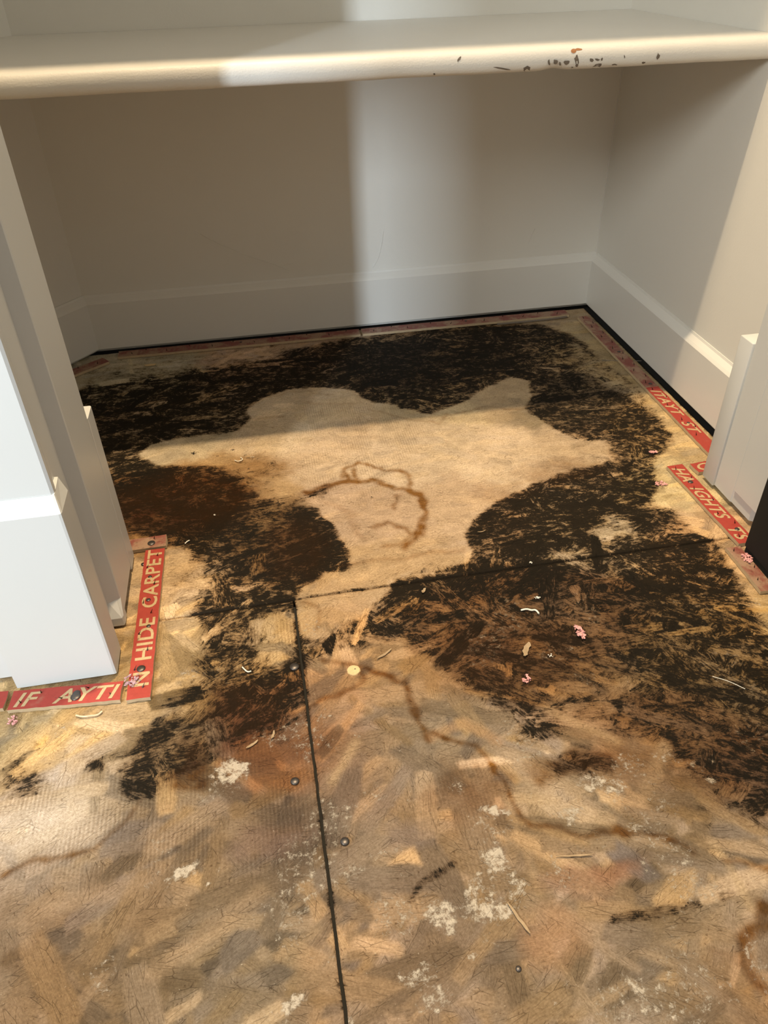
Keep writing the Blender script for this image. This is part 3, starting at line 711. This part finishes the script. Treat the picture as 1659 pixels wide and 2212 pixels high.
def sheet(x0, x1, y0, y1, fnx=None, fny=None):
    def axis(a, b, lo, hi):
        f = np.arange(max(a, lo), min(b, hi) + 1e-9, ST)
        pts = [a]
        if a < lo - .03: pts = list(np.arange(a, lo, .025))
        else: pts = [a]
        pts += [p for p in f if p > pts[-1] + ST * .5]
        if b > hi + .03: pts += list(np.arange(hi + .02, b, .025))
        if b - pts[-1] > ST * .4: pts.append(b)
        else: pts[-1] = b
        return np.array(pts)
    xs = axis(x0, x1, -0.64, 1.13); ys = axis(y0, y1, 0.15, 2.29)
    X, Y = np.meshgrid(xs, ys)
    hz = samp(HT, X, Y); rough = fbm(X * 45, Y * 45, 77, 3)
    Z = -0.0007 + 0.00022 * (hz - 0.5) + 0.0006 * (rough - 0.5)
    edge = np.minimum(np.minimum(X - x0, x1 - X), np.minimum(Y - y0, y1 - Y))
    Z = Z - 0.0010 * np.exp(-(edge / 0.004) ** 2)
    dX, dY = X.copy(), Y.copy()
    chipn = (vnoise(X * 60, Y * 60, 91) - 0.5) * 0.0012
    near = edge < 1e-6
    dX = dX + np.where(near, chipn, 0); dY = dY + np.where(near, chipn, 0)
    if fnx: dX = dX + fnx(X, Y)
    if fny: dY = dY + fny(X, Y)
    # skirt
    dXp = np.pad(dX, 1, mode='edge'); dYp = np.pad(dY, 1, mode='edge'); Zp = np.pad(Z, 1, mode='edge')
    Zp[0] = Zp[-1] = -0.022; Zp[:, 0] = Zp[:, -1] = -0.022
    ny_, nx_ = dXp.shape
    co = np.stack([dXp * S, dYp * S, Zp * S], -1).reshape(-1, 3)
    idx = np.arange(ny_ * nx_).reshape(ny_, nx_)
    q = np.stack([idx[:-1, :-1], idx[:-1, 1:], idx[1:, 1:], idx[1:, :-1]], -1).reshape(-1, 4)
    me = bpy.data.meshes.new('subfloor_sheet')
    me.vertices.add(len(co)); me.vertices.foreach_set('co', co.ravel())
    me.loops.add(q.size); me.loops.foreach_set('vertex_index', q.ravel().astype(np.int32))
    me.polygons.add(len(q)); me.polygons.foreach_set('loop_start', np.arange(0, q.size, 4, dtype=np.int32)); me.polygons.foreach_set('loop_total', np.full(len(q), 4, dtype=np.int32))
    me.update(); me.validate()
    me.polygons.foreach_set('use_smooth', np.ones(len(me.polygons), bool))
    def put(name, A, rim=False):
        A = np.concatenate([A, np.ones(A.shape[:2] + (1,))], -1)
        A = np.pad(A, ((1, 1), (1, 1), (0, 0)), mode='edge')
        if rim: A[0, :, 0] = A[-1, :, 0] = 1; A[:, 0, 0] = A[:, -1, 0] = 1
        at = me.attributes.new(name, 'FLOAT_COLOR', 'POINT'); at.data.foreach_set('color', A.reshape(-1).astype(np.float32))
    sx_, sy_ = dX, dY
    put('ground', np.clip(samp(COL, sx_, sy_), 0.004, 0.9))
    ed = np.exp(-(np.clip(edge, 0, 1) / 0.004) ** 2)
    put('stain', np.stack([np.clip(samp(MOULD_SHADE, sx_, sy_) + 0.32 * ed, 0, 1), samp(BR, sx_, sy_), samp(WH, sx_, sy_)], -1), True)  # first channel is mould with the cast shadow laid in
    fx = (dXp[:-1, :-1] + dXp[1:, 1:]) / 2; fy = (dYp[:-1, :-1] + dYp[1:, 1:]) / 2
    ii = np.clip(np.abs((fx - GX[0]) / ST), 0, NXg - 1).astype(int); jj = np.clip(np.abs((fy - GY[0]) / ST), 0, NYg - 1).astype(int)
    G = np.stack([TH[jj, ii], samp(RIB, fx, fy), np.clip(TONE[jj, ii] * .2 + .5, 0, 1), np.ones(fx.shape)], -1)
    at = me.attributes.new('grain', 'FLOAT_COLOR', 'FACE'); at.data.foreach_set('color', G.reshape(-1).astype(np.float32))
    return link_mesh('subfloor_sheet', me, M['floor'], flo)
seam = lambda X: 1.0640 + 0.006 * np.clip((X + 0.25) / 0.30, -1.5, 1)      # the long joint runs very slightly askew
SG = 0.0022
sheet(-1.3, 1.055, 1.066 + SG, 2.258, fny=lambda X, Y: np.where(Y < 1.2, (seam(X) - 1.066) * (1.2 - Y) / 0.134, 0))
sheet(-1.3, -0.0030 - SG, -0.9, 1.066 - SG, fny=lambda X, Y: np.where(Y > .9, (seam(X) - 1.066) * (Y - .9) / .166, 0))
sheet(-0.0030 + SG, 1.5, -0.9, 1.066 - SG, fny=lambda X, Y: np.where(Y > .9, (seam(X) - 1.066) * (Y - .9) / .166, 0))

# ------------------------------------------------------------------ things
def root(name, loc, label, cat, group=None):
    o = bpy.data.objects.new(name, None); C.objects.link(o); o.location = Vector(loc) * S
    return tag(o, label, cat, group)
def local(bm, rt):
    bmesh.ops.translate(bm, verts=bm.verts, vec=-rt.location); return bm

# black upright board at the right edge
bb = root('black_board', (0.9125, 0.66, 0), 'black board standing upright against the right door casing', 'board')
bm = bmesh.new(); box_bm(bm, 0.890, 0.935, 0.42, 1.0257, 0.014, 1.05)
bevel(from_bm('panel', local(bm, bb), M['black'], bb), 0.002)
bm = bmesh.new(); box_bm(bm, 0.893, 0.932, 0.425, 1.0230, 0.0005, 0.0145)
from_bm('foot', local(bm, bb), M['black'], bb)

# ---- carpet tack strips
TH_STRIP = 0.0085
def text_mesh(body, size, bold=0.0, shear=0.0):
    cu = bpy.data.curves.new('t', 'FONT'); cu.body = body; cu.size = size; cu.offset = bold; cu.shear = shear
    cu.extrude = 0.00012; cu.align_x = 'LEFT'; cu.resolution_u = 3; cu.space_character = 1.06
    o = bpy.data.objects.new('t', cu); C.objects.link(o)
    bpy.context.view_layer.update()
    me = bpy.data.meshes.new_from_object(o.evaluated_get(bpy.context.evaluated_depsgraph_get()))
    bpy.data.objects.remove(o); me.materials.clear()
    return me
def tack_strip(A, B, w, label, text='', rev=False, old=False, pins=6, nails=(), tx0=0.0, ragged=0.0, group=None, zl=0.0, tsize=0.74, shear=0.12):
    """A,B plan ends of the centre line. Text reads from A to B (rev flips it)."""
    ax, ay = A; bx, by = B
    Ln = math.hypot(bx - ax, by - ay); ang = math.atan2(by - ay, bx - ax)
    rt = root('tack_strip', (ax, ay, zl), label, 'carpet tack strip', group)
    rt.rotation_euler = (0, 0, ang)
    bm = bmesh.new(); n = max(8, int(Ln / 0.012))
    up, lo_, = [], []
    rr = np.random.default_rng(int(abs(ax * 1000 + ay * 777)))
    for i in range(n + 1):
        x = Ln * i / n
        e0 = (rr.random() - .5) * 0.0012 - (ragged if i == n else 0); e1 = (rr.random() - .5) * 0.0012
        xs = x + (rr.random() - .5) * (0.006 if i in (0, n) else 0)
        for lst, z in ((lo_, 0.0008), (up, TH_STRIP)):
            lst.append([bm.verts.new((xs * S, (-w / 2 + e0) * S, z * S)), bm.verts.new(((xs + (rr.random() - .5) * (.004 if i in (0, n) else 0)) * S, 0, (z + (0.0002 if z > .002 else 0)) * S)), bm.verts.new((xs * S, (w / 2 + e1) * S, z * S))])
    for i in range(n):
        for k in (0, 1):
            bm.faces.new((up[i][k], up[i + 1][k], up[i + 1][k + 1], up[i][k + 1]))
            bm.faces.new((lo_[i][k], lo_[i][k + 1], lo_[i + 1][k + 1], lo_[i + 1][k]))
        bm.faces.new((lo_[i][0], lo_[i + 1][0], up[i + 1][0], up[i][0])); bm.faces.new((lo_[i][2], up[i][2], up[i + 1][2], lo_[i + 1][2]))
    for i in (0, n):
        for k in (0, 1): bm.faces.new((lo_[i][k], lo_[i][k + 1], up[i][k + 1], up[i][k]))
    from_bm('wood_strip', bm, M['strip_old' if old else 'strip'], rt)
    if text:
        sz = w * S * tsize * 1.35; items = []; cur = 0.0
        for word in text.split():
            me = text_mesh(word, sz, w * S * 0.018, shear)
            xs = [v.co.x for v in me.vertices]
            items.append((me, cur)); cur += max(xs) + sz * 0.55
        total = cur - sz * 0.55
        sxx = min(1.3, (Ln * S - tx0 * S - 0.004) / total); hy = sz * 0.36
        for me, off in items:
            o = link_mesh('lettering', me, M['letter_old' if old else 'letter'], rt)
            o.location = (tx0 * S + 0.002 + off * sxx, -hy, (TH_STRIP + 0.0004) * S); o.scale = (sxx, 1, 1)
    proto = None
    for i in range(pins):
        x = Ln * (i + 0.5 + rr.uniform(-.2, .2)) / pins; y = w * (0.24 if i % 2 else -0.20)
        if proto is None:
            bm = bmesh.new()
            bmesh.ops.create_cone(bm, cap_ends=True, segments=7, radius1=0.0013 * S, radius2=0.0002 * S, depth=0.011 * S)
            proto = bm_me = bpy.data.meshes.new('tack'); bm.to_mesh(bm_me); bm.free()
        o = link_mesh('tack', proto, M['pin'], rt)
        o.location = (x * S, y * S, (TH_STRIP + 0.0048) * S); o.rotation_euler = (rr.uniform(.25, .6), rr.uniform(-.35, .35), 0)
    for (fx, fy, rad) in nails:
        bm = bmesh.new()
        bmesh.ops.create_uvsphere(bm, u_segments=14, v_segments=8, radius=rad * S)
        bmesh.ops.scale(bm, verts=bm.verts, vec=(1, 1, 0.30))
        o = from_bm('nail', bm, M['nail'], rt, smooth=True); o.location = (Ln * fx * S, w * fy * S, (TH_STRIP + 0.0006) * S)
    return rt
H_ = TH_STRIP
def Ps(u, v): return P(u, v, H_)
tack_strip((-0.2735, 0.874), (-0.2680, 1.264), 0.039, 'long red tack strip with cream lettering running along the left door casing', 'N HIDE CARPET', pins=9,
           nails=[(.17, .02, .0075), (.61, .05, .0045), (.43, -.1, .004), (.78, .1, .004)], tx0=0.022, shear=0.0)
tack_strip((-0.338, 1.286), (-0.248, 1.289), 0.037, 'short dull red tack strip butted across the top of the long lettered strip', '', old=True, pins=2, nails=[(.68, -.1, .0080)])
tack_strip((-0.484, 0.913), (-0.303, 0.899), 0.040, 'red tack strip with slanted cream lettering in front of the left plinth', 'IF AYTI', pins=5, nails=[(.60, -.12, .0085), (.60, .05, .0065)], tx0=0.006, shear=0.3, ragged=0.0)
tack_strip((-0.640, 0.926), (-0.492, 0.917), 0.036, 'short red tack strip cut by the left picture edge beside the left plinth', '', pins=3)
tack_strip((1.0175, 2.175), (1.0165, 1.690), 0.036, 'dusty dark red tack strip along the far shaded half of the right baseboard', 'CI ITIII HII', old=True, pins=13, nails=[(.55, .1, .005), (.97, .1, .005)], tx0=0.02, shear=0.3)
tack_strip((1.0163, 1.687), (1.0155, 1.300), 0.036, 'bright red tack strip along the near lit half of the right baseboard', 'ITAYT ST', pins=10, nails=[(.82, .1, .005), (.5, .1, .004)], tx0=0.012, shear=0.3)
tack_strip((0.936, 1.3055), (0.990, 1.3100), 0.036, 'stub of red tack strip crossing behind the right door casing', 'C', pins=1, tx0=0.0)
tack_strip((0.897, 1.324), (0.907, 1.042), 0.038, 'red tack strip with cream lettering along the foot of the right door casing', 'HA IGHTS TS', pins=7, nails=[(.24, .0, .0060), (.86, .1, .005)], tx0=0.004, shear=0.35)
tack_strip((0.8715, 1.034), (0.8690, 0.905), 0.030, 'dull red tack strip at the foot of the black board', '', old=True, pins=3)
tack_strip((-0.430, 2.226), (0.300, 2.222), 0.040, 'dusty red tack strip along the left half of the back baseboard', 'II TIIAII', old=True, pins=12, nails=[(.5, .1, .004)], tx0=.05)
tack_strip((0.310, 2.222), (0.980, 2.218), 0.040, 'dusty red tack strip along the right half of the back baseboard', 'STA TI', old=True, pins=11, nails=[(.5, .1, .004)], tx0=.02)
tack_strip((-0.600, 2.095), (-0.465, 2.195), 0.038, 'dusty red tack strip under the angled corner baseboard', '', old=True, pins=3)

# ---- loose bits on the floor
def lump(name, at, r, mat, label, cat, group, sq=(1, 1, .5), seed=0, n=26, fuzz=.55):
    rr = random.Random(seed)
    bm = bmesh.new()
    for _ in range(n):
        a = rr.uniform(0, 6.283); d = r * math.sqrt(rr.random())
        m_ = Matrix.Translation((d * math.cos(a) * sq[0] * S, d * math.sin(a) * sq[1] * S, rr.uniform(.12, .6) * r * sq[2] * S)) @ Matrix.Rotation(rr.uniform(0, 3), 4, 'Z') @ Matrix.Diagonal((1, rr.uniform(.3, .7), rr.uniform(.3, .6), 1))
        bmesh.ops.create_icosphere(bm, subdivisions=1, radius=r * S * rr.uniform(.15, .15 + fuzz * .5), matrix=m_)
    for v in bm.verts:
        v.co += Vector((rr.uniform(-1, 1), rr.uniform(-1, 1), rr.uniform(-1, 1))) * r * S * .07
        if v.co.z < 0: v.co.z = 0
    o = from_bm(name, bm, mat, None); o.location = (at[0] * S, at[1] * S, (at[2] if len(at) > 2 else 0) * S)
    return tag(o, label, cat, group)
for i, (u, v, r, q, lab) in enumerate([
    (1250, 1368, .0125, (.6, 1.4, .8), 'largest tuft of pink fluff lying on the black mould right of centre'),
    (1137, 1470, .0085, (.8, 1.3, .7), 'small pink fluff on brown strands below the white string'),
    (1427, 1048, .0110, (1.3, .7, .6), 'pink fluff on the tan board beside the right tack strip corner'),
    (1410, 978, .0090, (1.2, .6, .5), 'pale pink fluff at the dark mould edge near the right tack strip'),
    (28, 1560, .0085, (.9, 1.1, .8), 'pale pink tuft in front of the lettered strip at the left edge'),
    (1612, 1215, .0110, (1.0, 1.2, .6), 'pink fluff caught on the strip at the foot of the black board')]):
    x, y = P(u, v)
    lump('pink_fluff', (x, y, .001 if i != 5 else .0095), r, M['pink'], lab, 'fluff', None, q, i)
x, y = P(289, 1478); lump('grey_fluff', (x, y, .0092), .014, M['mauve'], 'mauve grey fluff on the lower end of the long lettered strip', 'fluff', None, (1, 1, .6), 31)
for i, (u, v, r, q, lab) in enumerate([
    (1146, 1217, .0040, (1, .6, .8), 'white scrap on the long floor joint right of centre'),
    (1160, 1293, .0058, (1, .5, .6), 'pale lilac-white scrap in a black pit above the white string'),
    (1189, 1418, .0042, (1, .9, .8), 'tiny white scrap between the two pink tufts'),
    (465, 1113, .0034, (1, .6, .8), 'white flake on the dark brown stain near the left casing'),
    (545, 1008 - 20, .0032, (1.6, .4, .6), 'thin pale flake at the left tip of the clean patch')]):
    x, y = P(u, v); lump('white_scrap', (x, y, .0008), r, M['white'], lab, 'scrap', None, q, 50 + i, n=9)

def thread(name, pts, rad, mat, label, cat, z=0.0016, lift=0.002, seed=1, group=None):
    rr = random.Random(seed)
    cu = bpy.data.curves.new(name, 'CURVE'); cu.dimensions = '3D'; cu.bevel_depth = rad * S; cu.bevel_resolution = 2; cu.resolution_u = 8
    sp = cu.splines.new('BEZIER'); sp.bezier_points.add(len(pts) - 1)
    q = [P(*p) for p in pts]
    for b_, (x, y) in zip(sp.bezier_points, q):
        b_.co = (x * S, y * S, (z + rr.random() * lift) * S); b_.handle_left_type = b_.handle_right_type = 'AUTO'
    tmp = bpy.data.objects.new(name, cu); C.objects.link(tmp); bpy.context.view_layer.update()
    me = bpy.data.meshes.new_from_object(tmp.evaluated_get(bpy.context.evaluated_depsgraph_get()))
    bpy.data.objects.remove(tmp); me.materials.clear()
    cx = sum(p[0] for p in q) / len(q); cy = sum(p[1] for p in q) / len(q)
    me.transform(Matrix.Translation((-cx * S, -cy * S, 0)))
    o = link_mesh(name, me, mat); o.location = (cx * S, cy * S, 0)
    return tag(o, label, cat, group)
thread('string', [(1125, 1320), (1138, 1319), (1148, 1321), (1156, 1320), (1164, 1328)], .0017, M['string'], 'short crooked white string on the black mould', 'string', z=.002)
thread('loose_fibre', [(524, 1443), (530, 1450), (536, 1454), (543, 1452)], .0012, M['string'], 'small curled white fibre on dark mould left of the upright joint', 'fibre', z=.002)
thread('loose_fibre', [(1538, 1464), (1570, 1475), (1608, 1492)], .0005, M['white'], 'long fine pale hair on the brown strands at the right edge', 'fibre', z=.003)
thread('loose_fibre', [(400, 1176), (406, 1172), (410, 1170)], .0011, M['white'], 'short pale fibre beside the corner of the left tack strips', 'fibre', z=.002)
thread('loose_fibre', [(507, 996), (516, 999), (524, 995), (520, 990)], .0010, M['string'], 'curled pale fibre among black crumbs at the left tip', 'fibre', z=.002)
thread('glue_bead', [(165, 1547), (180, 1551), (198, 1549), (212, 1546), (222, 1539)], .0017, M['glue'], 'curled bead of clear glue in front of the lettered strip by the plinth', 'glue bead', z=.002)

def sliver(u, v, L, w, ang, label, mat=None, z=0.0012, group='wood slivers on the floor'):
    rr = random.Random(int(u * 7 + v)); x, y = P(u, v)
    bm = bmesh.new(); n = 6; top = []; bot = []
    for i in range(n + 1):
        t = i / n - .5; ww = w * (1 - (2 * t) ** 4 * .7) * rr.uniform(.75, 1.1); b_ = rr.uniform(-.15, .15) * w
        for lst, z_ in ((top, .0011 + .002 * (abs(t) * 2) ** 2), (bot, .0002 + .002 * (abs(t) * 2) ** 2)):
            lst.append([bm.verts.new((t * L * S, (b_ - ww / 2) * S, z_ * S)), bm.verts.new((t * L * S, (b_ + ww / 2) * S, z_ * S))])
    for i in range(n):
        bm.faces.new((top[i][0], top[i + 1][0], top[i + 1][1], top[i][1])); bm.faces.new((bot[i][0], bot[i][1], bot[i + 1][1], bot[i + 1][0]))
        bm.faces.new((bot[i][0], bot[i + 1][0], top[i + 1][0], top[i][0])); bm.faces.new((bot[i][1], top[i][1], top[i + 1][1], bot[i + 1][1]))
    for i in (0, n): bm.faces.new((bot[i][0], bot[i][1], top[i][1], top[i][0]))
    o = from_bm('wood_sliver', bm, mat or M['sliver']); o.location = (x * S, y * S, z * S); o.rotation_euler = (0, 0, ang)
    return tag(o, label, 'wood sliver', None)
for a in [
    (1040, 1150, .018, .0022, .1, 'pale wood sliver in the black patch right of the clean centre'),
    (965, 1165 - 20, .0, 0, 0, ''),
    (1120, 1985, .045, .004, -1.2, 'thin yellow splinter right of the large plaster splash'),
    (1240, 1850, .050, .0028, -.15, 'fine pale splinter above the grey bar mark'),
    (590, 1590, .016, .004, 1.2, 'orange chip standing above the brown knot'),
    (545, 1610, .022, .004, .5, 'orange splinter left of the white plaster crumb patch'),
    (1490, 1210, .0, 0, 0, ''),
    (1375, 1195, .0, 0, 0, ''),
    (915, 1278, .014, .006, .9, 'orange brown chip just below the long joint'),
    (1137, 1405, .034, .010, 1.0, 'orange strand between the two pink tufts'),
    (830, 1415, .034, .004, .55, 'grey brown splinter below the left end of the mould'),
    (1540, 2120, .0, 0, 0, ''),
    (1030, 705, .0, 0, 0, '')]:
    if a[2] > 0: sliver(*a)
# dark stick lying by the back strip
thread('stick', [(1074, 704), (1130, 699), (1180, 694), (1224, 688)], .0032, M['chip'], 'thin dark stick lying along the back tack strip near the right corner', 'stick', z=.006, lift=.0)
thread('twig', [(1300, 780), (1340, 782), (1385, 782)], .0008, M['hair'], 'fine dark splinter hair in the mould near the right tack strip', 'splinter', z=.002)
# leaf-like yellow chips in the back left corner
for u, v, lab in ((325, 790, 'yellow leaf-shaped chip near the back left corner'), (196, 797, 'yellow chip under the angled corner baseboard')):
    sliver(u, v, .034, .014, .1, lab, M['plug'])
# filler plug in the board
x, y = P(764, 1448)
bm = bmesh.new(); bmesh.ops.create_cone(bm, cap_ends=True, segments=20, radius1=.0115 * S, radius2=.0105 * S, depth=.0016 * S)
for v_ in bm.verts: v_.co.x *= random.uniform(.92, 1.06); v_.co.y *= random.uniform(.92, 1.06)
o = from_bm('filler_plug', bm, M['plug']); o.location = (x * S, y * S, .0004 * S); tag(o, 'round pale filler plug with a nail set in it right of the upright joint', 'plug')
# nail heads set in the boards
def nail_head(u, v, r, label):
    x, y = P(u, v); bm = bmesh.new(); bmesh.ops.create_uvsphere(bm, u_segments=14, v_segments=8, radius=r * S); bmesh.ops.scale(bm, verts=bm.verts, vec=(1, 1, .4))
    o = from_bm('nail_head', bm, M['nail'], None, smooth=True); o.location = (x * S, y * S, .0005 * S); tag(o, label, 'nail')
nail_head(636, 1441, .0085, 'large grey nail head touching the upright joint')
nail_head(637, 1688, .0068, 'grey nail head left of the upright joint beside the plaster patch')
nail_head(745, 1818, .0065, 'grey nail head right of the upright joint at the mauve patch')
nail_head(310, 1219, .0050, 'dark nail head between the left casing and the lettered strip')
nail_head(767, 1446, .0022, 'tiny nail in the round filler plug')
nail_head(1120, 2093, .0036, 'small dark nail head near the bottom right of centre')
# black crumbs at the left tip of the clean patch
cr = [(421, 980, .0075), (470, 986, .0030), (503, 972, .0045), (530, 984, .0028), (536, 990, .0030), (557, 991, .0020), (537, 1013, .0030), (590, 1032, .0026), (803, 1075, .0032), (598, 1042, .0015), (448, 975, .002), (520, 998, .003), (690, 985, .0016), (655, 995, .0018), (711, 1012, .0014), (745, 1010, .0014)]
LB = ['largest black crumb at the left tip of the clean patch', None]
for i, (u, v, r) in enumerate(cr):
    x, y = P(u, v)
    if u == 803: lab, g = 'single black crumb in the middle of the brown ring stain', None
    elif i == 0: lab, g = LB[0], None
    elif u > 640: lab, g = 'tiny black speck above the brown ring stain', 'specks above the ring stain'
    else: lab, g = 'small black crumb scattered at the left end of the clean patch', 'black crumbs at the left tip'
    lump('mould_crumb', (x, y, .0004), r, M['crumb'], lab, 'crumb', g, (1, .8, .7), 200 + i, n=7)

# cracks and hairs in the paint of the back wall
def wall_hair(pts, rad, label):
    cu = bpy.data.curves.new('h', 'CURVE'); cu.dimensions = '3D'; cu.bevel_depth = rad * S; cu.bevel_resolution = 1
    sp = cu.splines.new('BEZIER'); sp.bezier_points.add(len(pts) - 1)
    for b_, (u, v) in zip(sp.bezier_points, pts):
        d = (u - W_PX / 2) / F_PX * CR + (v - H_PX / 2) / F_PX * CD + CF; t = (YB - .0006) / d[1]
        b_.co = (t * d[0] * S, (YB - .0006) * S, (1 + t * d[2]) * S); b_.handle_left_type = b_.handle_right_type = 'AUTO'
    tmp = bpy.data.objects.new('h', cu); C.objects.link(tmp); bpy.context.view_layer.update()
    me = bpy.data.meshes.new_from_object(tmp.evaluated_get(bpy.context.evaluated_depsgraph_get())); bpy.data.objects.remove(tmp); me.materials.clear()
    o = link_mesh('wall_crack', me, M['wall_in']); tag(o, label, 'crack')
wall_hair([(432, 505), (470, 525), (500, 538), (520, 547), (560, 560), (605, 576), (625, 585)], .0009, 'long fine slanting crack in the back wall paint, left of the light band')
wall_hair([(605, 578), (622, 570), (632, 570)], .0007, 'short forked crack at the right end of the long slanting crack')
wall_hair([(828, 500), (824, 530), (816, 560), (806, 578)], .0007, 'thin upright crack in the back wall paint inside the light band')
wall_hair([(1156, 494), (1148, 510), (1141, 526)], .0007, 'short slanting scratch on the back wall right of the light band')
